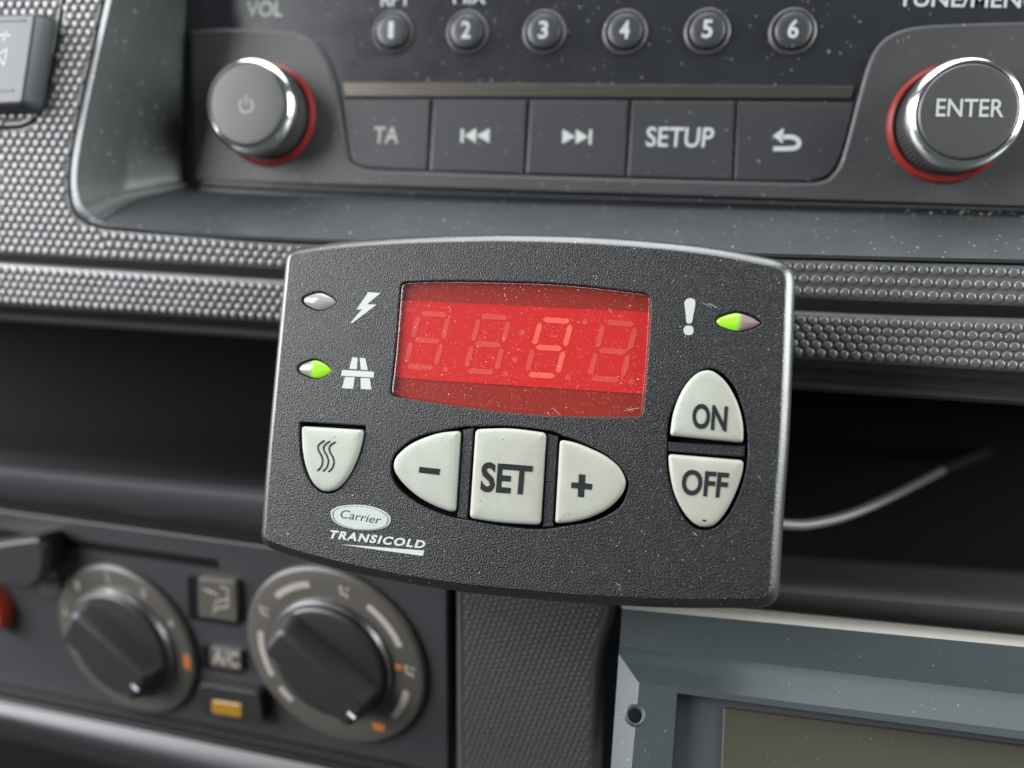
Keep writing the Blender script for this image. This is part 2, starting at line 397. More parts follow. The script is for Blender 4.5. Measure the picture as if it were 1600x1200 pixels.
def filter_material():
    m = bpy.data.materials.new('red_filter'); m.use_nodes = True; nt = m.node_tree; N = nt.nodes; L = nt.links; N.clear()
    out = N.new('ShaderNodeOutputMaterial'); tr = N.new('ShaderNodeBsdfTransparent'); tr.inputs[0].default_value = (0.985, 0.36, 0.345, 1)
    gl = N.new('ShaderNodeBsdfGlossy'); gl.inputs['Roughness'].default_value = 0.22; gl.inputs['Color'].default_value = (1, 1, 1, 1)
    lw = N.new('ShaderNodeLayerWeight'); lw.inputs[0].default_value = 0.5      # Schlick reflectance, the same from both sides
    p5 = N.new('ShaderNodeMath'); p5.operation = 'POWER'; L.new(lw.outputs['Facing'], p5.inputs[0]); p5.inputs[1].default_value = 5
    fr = N.new('ShaderNodeMath'); fr.operation = 'MULTIPLY_ADD'; L.new(p5.outputs[0], fr.inputs[0]); fr.inputs[1].default_value = 0.96; fr.inputs[2].default_value = 0.04
    df = N.new('ShaderNodeBsdfDiffuse'); df.inputs[0].default_value = (0.75, 0.55, 0.45, 1)
    tc = N.new('ShaderNodeTexCoord')
    bn = N.new('ShaderNodeTexNoise'); bn.inputs['Scale'].default_value = 2600; L.new(tc.outputs['Object'], bn.inputs['Vector'])
    bp = N.new('ShaderNodeBump'); bp.inputs['Strength'].default_value = 0.35; bp.inputs['Distance'].default_value = 0.06 * MM; L.new(bn.outputs[0], bp.inputs['Height']); L.new(bp.outputs[0], gl.inputs['Normal'])
    m1 = N.new('ShaderNodeMixShader'); L.new(fr.outputs[0], m1.inputs[0]); L.new(tr.outputs[0], m1.inputs[1]); L.new(gl.outputs[0], m1.inputs[2])
    facs = []
    for sc_, size, keep in ((2300, 0.30, 0.72), (1500, 0.15, 0.92), (520, 0.075, 0.90)):
        vo = N.new('ShaderNodeTexVoronoi'); vo.inputs['Scale'].default_value = sc_; L.new(tc.outputs['Object'], vo.inputs['Vector'])
        lt = N.new('ShaderNodeMath'); lt.operation = 'LESS_THAN'; L.new(vo.outputs['Distance'], lt.inputs[0]); lt.inputs[1].default_value = size
        sp = N.new('ShaderNodeSeparateColor'); L.new(vo.outputs['Color'], sp.inputs[0])
        gt = N.new('ShaderNodeMath'); gt.operation = 'GREATER_THAN'; L.new(sp.outputs[0], gt.inputs[0]); gt.inputs[1].default_value = keep
        mu = N.new('ShaderNodeMath'); mu.operation = 'MULTIPLY'; L.new(lt.outputs[0], mu.inputs[0]); L.new(gt.outputs[0], mu.inputs[1]); facs.append(mu.outputs[0])
    fa = N.new('ShaderNodeMath'); fa.operation = 'MULTIPLY'; L.new(facs[0], fa.inputs[0]); fa.inputs[1].default_value = 0.16
    m0 = N.new('ShaderNodeMath'); m0.operation = 'MAXIMUM'; L.new(facs[1], m0.inputs[0]); L.new(facs[2], m0.inputs[1])
    mx = N.new('ShaderNodeMath'); mx.operation = 'MAXIMUM'; L.new(fa.outputs[0], mx.inputs[0]); L.new(m0.outputs[0], mx.inputs[1])
    sc2 = N.new('ShaderNodeMath'); sc2.operation = 'MULTIPLY'; L.new(mx.outputs[0], sc2.inputs[0]); sc2.inputs[1].default_value = 0.6
    m2 = N.new('ShaderNodeMixShader'); L.new(sc2.outputs[0], m2.inputs[0]); L.new(m1.outputs[0], m2.inputs[1]); L.new(df.outputs[0], m2.inputs[2])
    L.new(m2.outputs[0], out.inputs[0]); MAT['red_filter'] = m
filter_material()
# ------------------------------------------------------------------ dashboard: setting
dash = tag(empty('dashboard', WORLD, (0, 0, -Y_PANEL)), kind='structure')
dash_mats = {}
def dpart(m, name, mat, **k):
    o = m.build(name, mat, None, frame=WORLD, **k); mw = o.matrix_world.copy(); o.parent = dash; o.matrix_parent_inverse = dash.matrix_world.inverted(); o.matrix_world = mw; return o
def under(o, parent):
    o.parent = parent; o.matrix_parent_inverse = Matrix.Identity(4); return o
PAN = plane_y(Y_PANEL)
def pan_build(m, name, mat, **k):                # mesh in PAN-local mm
    o = m.build(name, mat, dash, **k); return o  # dash empty sits in the panel plane with the same axes
panel_out = outline(PAN, [(-260, -200, 0), (-260, 215, 0), (0, 201), (38, 196), (60, 184), (68, 165), (84, 92), (99, 10), (112, -60), (135, -200, 0),
                          (200, -200, 0), (182, -90), (163, 0), (142, 95), (120, 195), (109, 270), (112, 318), (124, 342), (150, 354), (190, 359), (300, 368), (450, 379), (800, 392), (1240, 405), (1600, 414), (2000, 424, 0),
                          (2000, 500, 0), (1600, 479), (1248, 466), (440, 421), (0, 397), (-260, 384, 0)])
BEV = [(0, -4), (0, -0.7), (0.12, -0.38), (0.4, -0.1), (0.8, 0)]
m = MB(); m.prism(panel_out, BEV); textured_panel = pan_build(m, 'textured_panel', 'dash')
m = MB(); m.prism(inset(panel_out, .95), [(0, -.3), (0, .02)]); m.build('nub_bed', 'dash_bed', textured_panel)
ptop, _, _ = edge(PAN, [(150, 356), (190, 359), (300, 368), (450, 379), (800, 392), (1240, 405), (1600, 414), (2000, 424)])
pbot, _, xr = edge(PAN, [(2000, 500), (1600, 479), (1248, 466), (440, 421), (0, 397), (-260, 384)])
xs = PAN.px(165, 380)[0]; left_in = [p for p in inset(panel_out, 1.0)]
pts = [p for p in nub_grid(left_in, 2.62, 2.02, base=lambda x: pbot(x) + 1.55) if p[0] < xs] + nub_rows(ptop, pbot, xs + .4, xr - 2, 3, 2.62, 1.75, 1.6)
nub_mesh(pts, 0, 1.17, 0.42, 'moulded_nubs', 'dash', textured_panel)
plate_out = outline(PAN, [(-260, -200, 0), (131, -200, 0), (108, -60), (95, 10), (80, 92), (64, 165), (57, 181), (38, 192), (0, 197), (-260, 211, 0)])
m = MB(); m.prism(plate_out, [(0, -3), (0, -0.25), (0.2, 0)]); switch_plate = pan_build(m, 'switch_plate', 'dash')
m = MB(); m.prism(inset(plate_out, .5), [(0, -.2), (0, .02)]); m.build('nub_bed', 'dash_bed', switch_plate)
nub_mesh(nub_grid(inset(plate_out, .8), 2.62, 2.02), 0, 1.17, 0.42, 'moulded_nubs', 'dash', switch_plate)
sw_hole = outline(PAN, [(-300, 12, 0), (76, 10, 1), (49, 178, 1), (-300, 190, 0)])
strip_out = outline(PAN, [(-260, 391, 0), (0, 408), (440, 436), (1248, 485), (1600, 497), (2000, 511, 0), (2000, 607, 0), (1600, 584), (1241, 561), (431, 505), (0, 478), (-260, 462, 0)])
m = MB(); m.prism(strip_out, [(0, -8), (0, -1.6), (0.15, -0.95), (0.6, -0.35), (1.2, -0.08), (1.9, 0)]); strip = pan_build(m, 'textured_strip', 'dash')
m = MB(); m.prism(inset(strip_out, 1.75), [(0, -.3), (0, .02)]); m.build('nub_bed', 'dash_bed', strip)
stop, xl, xr = edge(PAN, [(-260, 391), (0, 408), (440, 436), (1248, 485), (1600, 497), (2000, 511)])
sbot, _, _ = edge(PAN, [(2000, 607), (1600, 584), (1241, 561), (431, 505), (0, 478), (-260, 462)])
nub_mesh(nub_rows(stop, sbot, xl + 2, xr - 2, 5, 2.5, 2.3, 1.7), 0, 1.14, 0.42, 'moulded_nubs', 'dash', strip)
def loft(rows, n=40):
    """rows of (u, v, Y) key points -> grid in WORLD local mm; straight between the keys"""
    out = []
    for r in rows:
        p = [onY(*k) for k in r]; seg = [(p[i + 1] - p[i]).length for i in range(len(p) - 1)]; T = sum(seg); q = []
        for k in range(n + 1):
            d = T * k / n; i = 0
            while i < len(seg) - 1 and d > seg[i]: d -= seg[i]; i += 1
            q.append(p[i].lerp(p[i + 1], min(1, d / seg[i])))
        out.append(q)
    m = MB(); m.grid(out); return m
def curve_loft(rows, n=8):
    out = []
    for r in rows:
        p = [onY(*k) for k in r]; a = catmull([(q.x, q.y) for q in p], n); b = catmull([(q.z, 0) for q in p], n)
        out.append([(s.x, s.y, t.x) for s, t in zip(a, b)])
    m = MB(); m.grid(out); return m
# funnel round the radio: outer lip, outer facet, crease, inner facet, radio edge
yo, yc = Y_PANEL, 44
rows = [
    [(181, -90, yo + 3), (161, 0, yo + 3), (140, 95, yo + 3), (118, 195, yo + 3), (107, 270, yo + 3), (111, 322, yo + 3), (126, 346, yo + 3), (152, 357, yo + 3), (190, 362, yo + 3), (450, 382, yo + 3), (1240, 408, yo + 3), (2000, 427, yo + 3)],
    [(186, -90, yo - .4), (166, 0, yo - .4), (145, 95, yo - .4), (123, 195, yo - .4), (112, 270, yo - .4), (116, 318, yo - .4), (131, 340, yo - .4), (155, 351, yo - .4), (190, 356, yo - .4), (450, 376, yo - .4), (1240, 402, yo - .4), (2000, 419, yo - .4)],
    [(194, -90, yo - .6), (174, 0, yo - .6), (152, 95, yo - .6), (131, 195, yo - .6), (120, 268, yo - .6), (123, 308, yo - .6), (136, 331, yo - .6), (157, 344, yo - .6), (192, 350, yo - .6), (450, 371, yo - .6), (1240, 397, yo - .6), (2000, 413, yo - .6)],
    [(257, -90, yc), (240, 0, yc), (222, 95, yc), (204, 195, yc), (192, 262, yc), (188, 290, yc), (190, 305, yc), (200, 316, yc), (220, 322, yc), (450, 338, yc), (1240, 363, yc), (2000, 379, yc)],
    [(266, -90, yc + 2.5), (249, 0, yc + 2.5), (232, 95, yc + 2.5), (215, 195, yc + 2.5), (204, 260, yc + 2.5), (201, 285, yc + 2.5), (204, 299, yc + 2.5), (214, 309, yc + 2.5), (232, 314, yc + 2.5), (450, 331, yc + 2.5), (1240, 356, yc + 2.5), (2000, 372, yc + 2.5)],
    [(304, -90, 61), (301, 0, 61), (299, 95, 61), (298, 195, 61), (297, 260, 61), (297, 276, 61), (298, 285, 61), (302, 289, 61), (310, 292, 61), (560, 303, 61), (1400, 327, 61), (2000, 343, 61)],
]
o = dpart(curve_loft(rows), 'radio_surround', 'dash_smooth', sharp=50, fix=True)
# crumbs of dirt gathered in the crevice under the radio
m = MB()
for k in range(150):
    t = random.random() ** .6; u = 1290 + 420 * t; c = onY(u, 321 + (u - 1290) * .027 + random.gauss(6, 4), 59.3 - random.random() * 2); r = random.uniform(.12, .34) * (2 if random.random() < .06 else 1)
    i = m.add([c + Vector((random.uniform(-1, 1), random.uniform(-1, 1), random.uniform(-.5, 1))) * r * 1.4 for _ in range(4)]); m.f += [(i, i + 1, i + 2), (i, i + 3, i + 1), (i, i + 2, i + 3), (i + 1, i + 3, i + 2)]
o = dpart(m, 'dirt_crumbs', 'dirt', fix=True); o['kind'] = 'stuff'
# underside lip of the strip and ceiling of the storage slot
L = lambda a, b, c, d: [(-300, a - (b - a) * 300 / 431 , 0), (0, a, 0), (431, b, 0), (1241, c, 0), (1600, d, 0), (2050, d + (d - c) * 450 / 359, 0)]
def withY(row, Y): return [(u, v, Y) for u, v, _ in row]
lip = [withY(L(474, 501, 557, 580), 33.5), withY(L(483, 510, 574, 600), 40), withY(L(487, 514, 590, 617), 41), withY(L(489, 517, 597, 622), 38.5),
       withY(L(495, 524, 602, 627), 37.6), withY(L(500, 530, 607, 632), 38.5), withY(L(502, 532, 609, 634), 42), withY(L(495, 522, 596, 620), 206)]
dpart(loft(lip), 'slot_lip', 'dash_brown', sharp=50, fix=True)
# back wall of the slot (dark)
b = [onY(-500, -300, 205), onY(2200, -300, 205), onY(2200, 1500, 205), onY(-500, 1500, 205)]
m = MB(); m.f.append((3, 2, 1, 0)); m.add(b); dpart(m, 'slot_back', 'dark_void')
m = MB(); x0, z0 = onY(1192, 720, 48).x, onY(900, 560, 60).y; z1 = onY(900, 930, 60).y
m.prism([Vector((x0 - 2, z1)), Vector((x0 + 2, z1)), Vector((x0 + 2, z0)), Vector((x0 - 2, z0))], [(0, -200), (0, -48)]); dpart(m, 'slot_light_blocker', 'dark_void')  # added wall, hidden behind the controller, blocks window light from the cable end
# right hand floor lip of the slot
def RL(a, b): return [(560, a - (b - a) * 660 / 383, 0), (1217, a, 0), (1600, b, 0), (2050, b + (b - a) * 450 / 383, 0)]
lipR = [withY(RL(870, 896), 206), withY(RL(912, 942), 46), withY(RL(916, 947), 43), withY(RL(924, 956), 41.5), withY(RL(938, 976), 42), withY(RL(946, 988), 46), withY(RL(960, 1000), 80)]
dpart(loft(lipR), 'slot_floor_lip', 'dash_brown', sharp=50, fix=True)

def cl(u, v, h=0): return CLIM.p3(u, v, h)
def cloft(rows, n=24):
    out = []
    for r in rows:
        p = [cl(*k) for k in r]; out.append([p[0].lerp(p[1], k / n) for k in range(n + 1)])
    m = MB(); m.grid(out); return m
def line2(u0, v0, u1, v1, h, ua=-260, ub=702):
    s = (v1 - v0) / (u1 - u0); return [(ua, v0 + s * (ua - u0), h), (ub, v0 + s * (ub - u0), h)]
rows = [line2(0, 706, 412, 744, -90), line2(0, 724, 412, 766, 9), line2(0, 729, 412, 773, 12.5), line2(0, 734, 412, 780, 14), line2(0, 741, 412, 790, 14.2), line2(0, 768, 412, 818, 13), line2(0, 774, 412, 826, 11), line2(0, 778, 412, 832, -2), line2(0, 796, 412, 851, -5)]
m = cloft(rows); m.build('slot_floor_lip', 'climate', None, frame=CLIM, sharp=50, fix=True)
o = bpy.data.objects['slot_floor_lip.001']; mw = o.matrix_world.copy(); o.parent = dash; o.matrix_parent_inverse = dash.matrix_world.inverted(); o.matrix_world = mw
# ribbed trim below the climate panel
s = (1200 - 1074) / 630
rows = [line2(0, 1068, 630, 1194, -2), line2(0, 1073, 630, 1199, 2.5), line2(0, 1078, 630, 1204, 4), line2(0, 1085, 630, 1212, 3.6), line2(0, 1089, 630, 1217, 0.5), line2(0, 1092, 630, 1220, 1.0), line2(0, 1096, 630, 1225, 6), line2(0, 1104, 630, 1240, 7.5), line2(0, 1114, 630, 1262, 9), line2(0, 1121, 630, 1274, 9.5), line2(0, 1127, 630, 1284, 8.5), line2(0, 1132, 630, 1292, 3), line2(0, 1150, 630, 1310, -30)]
m = cloft(rows); o = m.build('lower_trim', 'climate', None, frame=CLIM, sharp=50, fix=True)
mw = o.matrix_world.copy(); o.parent = dash; o.matrix_parent_inverse = dash.matrix_world.inverted(); o.matrix_world = mw
# console panel between climate controls and display unit
con = outline(CONS, [(711, 872, 1.2), (962, 890, 1.2), (962, 925), (962, 960), (945, 1020), (938, 1100), (934, 1320, 1.2), (712, 1320, 1.2)])
m = MB(); m.prism(con, [(0, -12), (0, -2.2), (0.25, -1.2), (0.9, -0.35), (2.0, 0)]); console = m.build('console_panel', 'console', None, frame=CONS)
mw = console.matrix_world.copy(); console.parent = dash; console.matrix_parent_inverse = dash.matrix_world.inverted(); console.matrix_world = mw
nub_mesh(nub_grid(inset(con, 2.9), 1.75, 1.45, tilt=.25), 0, .72, .16, 'moulded_nubs', 'console', console)

# ------------------------------------------------------------------ car radio
radio = tag(empty('car_radio', RADIO, (0, 0, 0)), 'black car radio with two chrome ringed knobs set into the dashboard', 'radio')
R = RADIO
m = MB(); m.prism([Vector(R.px(*p)) for p in ((292, 345), (2050, 345), (2050, -160), (292, -160))], [(0, -6), (0, 0)]); m.build('display_panel', 'radio_black', radio)
bez = outline(R, [(296, 47, 0.6), (345, 44), (430, 47), (470, 54), (498, 73), (516, 104), (527, 150), (541, 232), (551, 254), (575, 264), (640, 267), (800, 273), (1000, 279), (1200, 284), (1278, 284), (1303, 270), (1318, 240), (1342, 150), (1362, 87), (1388, 56), (1430, 41), (1500, 36), (1600, 33), (2050, 22, 0.6), (2050, 341, 0.6), (1400, 326), (560, 302), (420, 297), (300, 291, 2)], 1.2)
m = MB(); m.prism(bez, [(0, -1), (0, 0.5), (0.12, 0.85), (0.4, 1.1), (0.9, 1.2)]); m.build('lower_bezel', 'radio_grey', radio)
stp = outline(R, [(534, 128, .3), (1336, 134, .3), (1330, 154, .3), (538, 151, .3)], 0.9)
m = MB(); m.prism(stp, [(0, -.5), (0, .6), (.25, .9)]); m.build('trim_strip', 'bronze_trim', radio)
btn = [[(537, 155, .4), (673, 155, .3), (667, 267, .3), (585, 263), (560, 257), (548, 238)],
       [(678, 155, .3), (824, 156, .3), (818, 272, .3), (671, 268, .3)],
       [(829, 156, .3), (983, 157, .3), (976, 277, .3), (822, 272, .3)],
       [(988, 157, .3), (1149, 158, .3), (1143, 282, .3), (980, 277, .3)],
       [(1153, 158, .3), (1335, 160, .4), (1316, 235), (1300, 267), (1276, 281), (1240, 283), (1147, 282, .3)]]
keys = []
for b in btn:
    m = MB(); m.prism(outline(R, b, 0.8), [(0, -.5), (0, .55), (.15, .8), (.5, .9)]); keys.append(m.build('function_button', 'radio_button', radio))
H = 0.95
lettering('lettering', 'TA', R, [(583, 224), (622, 224), (624, 198), (585, 198)], H, 'print_soft', keys[0], 0.01)
def sym(name, polys, parent, h=H, mat='print_white', fr=R): return flat(name, fr, polys, h, mat, parent, 0.06)
c6 = lambda x, y: (520 + x / 2.857, y / 2.857)
sym('previous_symbol', [[c6(572, 575), c6(585, 575), c6(583, 636), c6(570, 636)], [c6(640, 572), c6(638, 638), c6(588, 605)], [c6(700, 572), c6(698, 638), c6(642, 605)]], keys[1])
sym('next_symbol', [[c6(1145, 578), c6(1158, 578), c6(1154, 645), c6(1142, 645)], [c6(1026, 576), c6(1082, 610), c6(1024, 642)], [c6(1086, 577), c6(1140, 611), c6(1084, 643)]], keys[2])
lettering('lettering', 'SETUP', R, [(1009, 229), (1113, 231), (1117, 199), (1011, 198)], H, 'print_white', keys[3], 0.012)
c7 = lambda x, y: (1040 + x / 2.857, y / 2.857)
path = catmull([R.px(*c7(*p), H) for p in ((520, 612), (565, 612), (590, 625), (595, 645), (570, 662), (480, 664))], 5)
m = MB(); m.prism(ribbon(path, 1.15), [(0, H - .06), (0, H)])
m.prism([Vector(R.px(*c7(*p), H)) for p in ((528, 570), (478, 606), (522, 640))][::-1], [(0, H - .06), (0, H)]); m.build('return_symbol', 'print_white', keys[4], fix=True)
px_ = [(615, 51), (731, 51), (851, 51), (977, 51), (1105, 50), (1238, 50)]
for i, c in enumerate(px_):
    a = R.px(*c)
    m = MB(); m.lathe([(5.9, 0.0), (5.75, .5), (5.3, .75), (4.8, .55), (4.6, -.6)], a, 40, False)
    ring = m.build('preset_ring', 'radio_grey', radio)
    m = MB(); m.lathe([(4.5, -.5), (4.5, 1.0), (4.3, 1.5), (3.9, 1.75), (3.0, 1.85), (1.5, 1.9)], a, 40); bt = m.build('preset_button', 'radio_button', radio)
    w = 1.3 if i else 0.75; hh = 2.25; q = []
    v, f = text_tris(str(i + 1), 0.02); m = MB(); m.add([(a[0] - .1 + (s - .5) * 2 * w, a[1] + .1 + (t - .5) * 2 * hh, 1.98) for s, t in v]); m.f = f; m.build('number', 'print_white', bt)
lettering('lettering', 'VOL', R, [(385, 26), (441, 26), (443, 2), (386, 2)], 0.06, 'print_white', radio, 0.015)
lettering('lettering', 'TUNE/MENU', R, [(1402, 10), (1624, 13), (1627, -14), (1404, -16)], 0.06, 'print_white', radio, 0.015)
lettering('lettering', 'RPT', R, [(595, 10), (641, 9), (642, -14), (596, -14)], 0.06, 'print_white', radio, 0.015)
lettering('lettering', 'MIX', R, [(708, 6), (759, 6), (761, -18), (709, -18)], 0.06, 'print_white', radio, 0.015)
def knob(c, name):
    a = R.px(*c, 1.2)
    k = MB(); k.lathe([(12.2, 1.0), (12.2, 9.2), (11.9, 9.4)], a, 96, False)
    body = k.build(name, 'knob_side', radio)
    k = MB(); k.lathe([(14.3, 1.0), (14.35, 1.8), (14.05, 2.4), (13.4, 2.7), (12.9, 2.4), (12.8, 1.2)], a, 80, False); k.build('light_ring', 'red_ring', body)
    k = MB(); k.lathe([(12.4, 8.6), (12.9, 9.0), (12.9, 10.6), (12.5, 11.8), (11.6, 12.8), (11.0, 13.0), (10.8, 12.6)], a, 96, False); k.build('chrome_ring', 'chrome', body)
    k = MB(); k.lathe([(10.75, 11.5), (10.7, 12.9), (10.3, 13.25), (9.0, 13.35), (4, 13.4)], a, 72); cap = k.build('knob_cap', 'knob_cap', body)
    k = MB()                                      # knurling
    for q in range(72):
        t = 2 * math.pi * q / 72; e = ellipse(a[0] + 12.25 * math.cos(t), a[1] + 12.25 * math.sin(t), .22, .22, 0, 6); k.prism(e, [(0, 3), (0, 8.6)])
    o = k.build('knurling', 'knob_side', body); o['kind'] = 'stuff'
    return a, cap
a, cap = knob((419, 180), 'volume_knob')
m = MB()
arc = [(a[0] + 1.9 * math.cos(math.radians(t)), a[1] - .3 + 1.9 * math.sin(math.radians(t))) for t in range(125, 416, 12)]
m.prism(ribbon(arc, .38), [(0, 13.4), (0, 13.46)]); m.prism(ribbon([(a[0], a[1]), (a[0], a[1] + 2.4)], .38), [(0, 13.4), (0, 13.46)]); m.build('power_symbol', 'print_soft', cap)
a, cap = knob((1482, 193), 'tuning_knob')
lettering('lettering', 'ENTER', R, [(1462, 182), (1568, 183), (1570, 155), (1464, 154)], 13.5, 'print_white', cap, 0.012)

# ------------------------------------------------------------------ rocker switch
sw = tag(empty('rocker_switch', PAN), 'grey rocker switch with plus sign and triangle, in the textured panel', 'switch')
P6 = lambda x, y: (x / 6, y / 6)
so = outline(PAN, [(-140, 24, .8), (57, 20, 1.5), (36, 163, 1.5), (-140, 170, .8)], 5.5)
m = MB(); m.prism(so, [(-1.2, -1), (-.6, 3.2), (0, 4.6), (.25, 5.2), (.8, 5.5)]); m.build('rocker', 'switch', sw)
sym('plus_symbol', [[P6(-5, 318), P6(95, 322), P6(92, 342), P6(-8, 338)], [P6(52, 285), P6(68, 286), P6(38, 388), P6(22, 386)]], sw, 5.54, 'print_white', PAN)
tri = [PAN.px(*P6(*p), 5.56) for p in ((-30, 515), (68, 460), (40, 612))]
m = MB(); m.prism(ribbon([tri[0], tri[1]], .42), [(0, 5.5), (0, 5.56)]); m.prism(ribbon([tri[1], tri[2]], .42), [(0, 5.5), (0, 5.57)]); m.prism(ribbon([tri[2], tri[0]], .42), [(0, 5.5), (0, 5.58)]); m.build('triangle_symbol', 'print_white', sw)
for yy in (188, 845):
    xr = 240 if yy < 400 else 125
    m = MB(); m.prism(ribbon([PAN.px(*P6(-600, yy + 15), 5.5), PAN.px(*P6(xr, yy), 5.5)], .55), [(0, 5.4), (0.1, 5.75)]); m.build('rib', 'switch', sw)

# ------------------------------------------------------------------ climate controls
clim = tag(empty('climate_control_panel', CLIM), 'dark heater control panel with two rotary dials at lower left', 'control panel')
C = CLIM
po = outline(C, [(-260, 762, 0), (0, 798, 0), (412, 854, 0), (698, 892, 1), (701, 1216, 1), (630, 1196, 0), (0, 1070, 0), (-260, 1018, 0)])
m = MB(); m.prism(po, [(0, -8), (0, -.5), (.5, 0)]); m.build('face_plate', 'climate', clim)
m = MB(); g = [Vector(C.px(*p)) for p in ((-60, 818), (82, 838), (340, 874), (343, 889), (82, 851), (-60, 832))]
if area(g) < 0: g = g[::-1]
m.prism(g, [(0, .02), (0, .05)]); m.build('slider_slot', 'dark_void', clim)
# slider lever
lo = outline(C, [(-80, 862, 2), (30, 843), (60, 841, 2), (71, 866, 2), (65, 908, 2), (45, 922, 3), (-80, 905, 2)], 9)
m = MB(); m.prism(lo, [(1.5, 0), (.4, 5), (0, 7.5), (.5, 8.6), (1.4, 9)]); lev = m.build('slider_lever', 'knob_black', clim)
flat('white_mark', C, [[(62, 838), (81, 840), (80, 850), (64, 849)]], 3, 'white_mark', clim, 3)
ic = outline(C, [(60, 868, .8), (84, 866, 1.5), (96, 928, 1.5), (62, 932, .8)], .8)
m = MB(); m.prism(ic, [(0, 0), (0, .5), (.4, .8)]); pl = m.build('slider_scale', 'dial_beige', clim)
flat('airflow_symbol', C, [[(70, 874), (81, 873), (83, 880), (71, 881)], [(71, 884), (82, 883), (84, 891), (72, 892)], [(72, 895), (84, 894), (85, 901), (73, 903)]], .86, 'dial_print', pl)
# red arc of another dial at the edge of the picture
cx, cy = C.px(-40, 955, 6); arc = [(cx + 8.8 * math.cos(math.radians(t)), cy + 8.8 * math.sin(math.radians(t))) for t in range(-75, 76, 6)]
m = MB(); m.prism(ribbon(arc, 3.0), [(0, 0), (0, 4.5), (.5, 5.2)]); m.build('red_dial_ring', 'red_print', clim)
def lathe_at(prof, c, mat, name, parent, n=64, cap=True, sy=1.0):
    m = MB(); m.lathe(prof, (0, 0), n, cap); m.v = [(c[0] + x, c[1] + y * sy, z) for x, y, z in m.v]; return m.build(name, mat, parent)
def dial(cpx, ro, ri, rk, ang, gl, gw, hgt):
    c = C.px(*cpx)
    ring = lathe_at([(ro, 0), (ro, 1.2), (ro - .5, 1.9), (ro - 1.2, 2.2), (ri, 2.0)], c, 'dial_beige', 'dial_ring', clim, 72, False)
    rim = lathe_at([(ri + .2, 1.2), (ri + .1, 3.0), (ri - .5, 3.8), (rk, 3.4)], c, 'rim_metal' if ro > 18 else 'knob_black', 'dial_rim', ring, 72, False)
    kn = lathe_at([(rk, 2.5), (rk, 4.6), (rk - .8, 5.4), (rk - 2, 5.6)], c, 'knob_black', 'dial_knob', clim, 64)
    ca, sa = math.cos(ang), math.sin(ang)
    def rot(pts): return [Vector((c[0] + x * ca - y * sa, c[1] + x * sa + y * ca)) for x, y in pts]
    base = []
    for x, y in ((gl, gw), (-gl, gw), (-gl, -gw), (gl, -gw)):
        for t in range(5):
            th = {(1, 1): 0, (-1, 1): 90, (-1, -1): 180, (1, -1): 270}[(1 if x > 0 else -1, 1 if y > 0 else -1)] + t * 22.5
            r = 2.6; base.append((x - math.copysign(r, x) + r * math.cos(math.radians(th)), y - math.copysign(r, y) + r * math.sin(math.radians(th))))
    m = MB(); m.prism(rot(base), [(-1.6, 5), (-.8, hgt * .6), (0, hgt - 1.6), (.4, hgt - .7), (1.0, hgt - .2), (1.8, hgt)]); gr = m.build('grip', 'knob_black', kn)
    m = MB(); m.prism(rot([(gl - 3.4, -.55), (gl - .9, -.55), (gl - .9, .55), (gl - 3.4, .55)]), [(0, hgt - .1), (0, hgt + .06)]); m.build('pointer_mark', 'white_mark', gr)
    return c, ring
def ringprint(name, c, r, a0, a1, w, mat, parent, h=2.28):
    arc = [(c[0] + r * math.cos(math.radians(a0 + (a1 - a0) * k / 10)), c[1] + r * math.sin(math.radians(a0 + (a1 - a0) * k / 10))) for k in range(11)]
    m = MB(); m.prism(ribbon(arc, w), [(0, h - .1), (0, h)]); return m.build(name, mat, parent)
def number_on(c, r, ang, txt, parent, size=1.3, mat='dial_print', h=2.3):
    v, f = text_tris(txt, .02); x, y = c[0] + r * math.cos(math.radians(ang)), c[1] + r * math.sin(math.radians(ang))
    m = MB(); m.add([(x + (s - .5) * size * 1.2, y + (t - .5) * size * 2, h) for s, t in v]); m.f = f; m.build('number', mat, parent)
S = C.px(302, 997)[0] - C.px(202, 997)[0]
c1, ring1 = dial((202, 997), S * 1.03, S * .74, S * .72, math.radians(-38), S * .60, S * .27, 11)
for k, (ang, t) in enumerate(((162, '0'), (128, '1'), (92, '2'), (58, '3'), (27, '4'))): number_on(c1, S * .89, ang, t, ring1, 1.5)
ringprint('red_mark', c1, S * .93, -12, 0, 2.2, 'orange_print', ring1)
S2 = C.px(666, 1022)[0] - C.px(525, 1022)[0]
c2, ring2 = dial((525, 1022), S2 * 1.0, S2 * .66, S2 * .62, math.radians(-40), S2 * .56, S2 * .20, 12)
for a0, a1 in ((168, 205), (100, 132), (20, 55), (-42, -15), (215, 228)): ringprint('scale_arc', c2, S2 * .82, a0, a1, 2.0, 'dial_print', ring2)
def figure(c, r, ang, parent, mat='dial_print'):          # seated figure with an airflow arrow
    x, y = c[0] + r * math.cos(math.radians(ang)), c[1] + r * math.sin(math.radians(ang)); m = MB()
    m.prism(ellipse(x - .7, y + 1.1, .6, .6, 0, 12), [(0, 2.2), (0, 2.3)]); m.prism(ribbon([(x - .9, y + .3), (x - .5, y - 1.1), (x + .9, y - .9), (x + 1.2, y - 1.9)], .75), [(0, 2.2), (0, 2.3)])
    m.prism(ribbon([(x + .4, y + .8), (x + 1.9, y + .8)], .5), [(0, 2.2), (0, 2.31)]); m.build('airflow_symbol', mat, parent)
figure(c2, S2 * .84, 150, ring2); figure(c2, S2 * .82, 74, ring2); figure(c2, S2 * .84, 2, ring2)
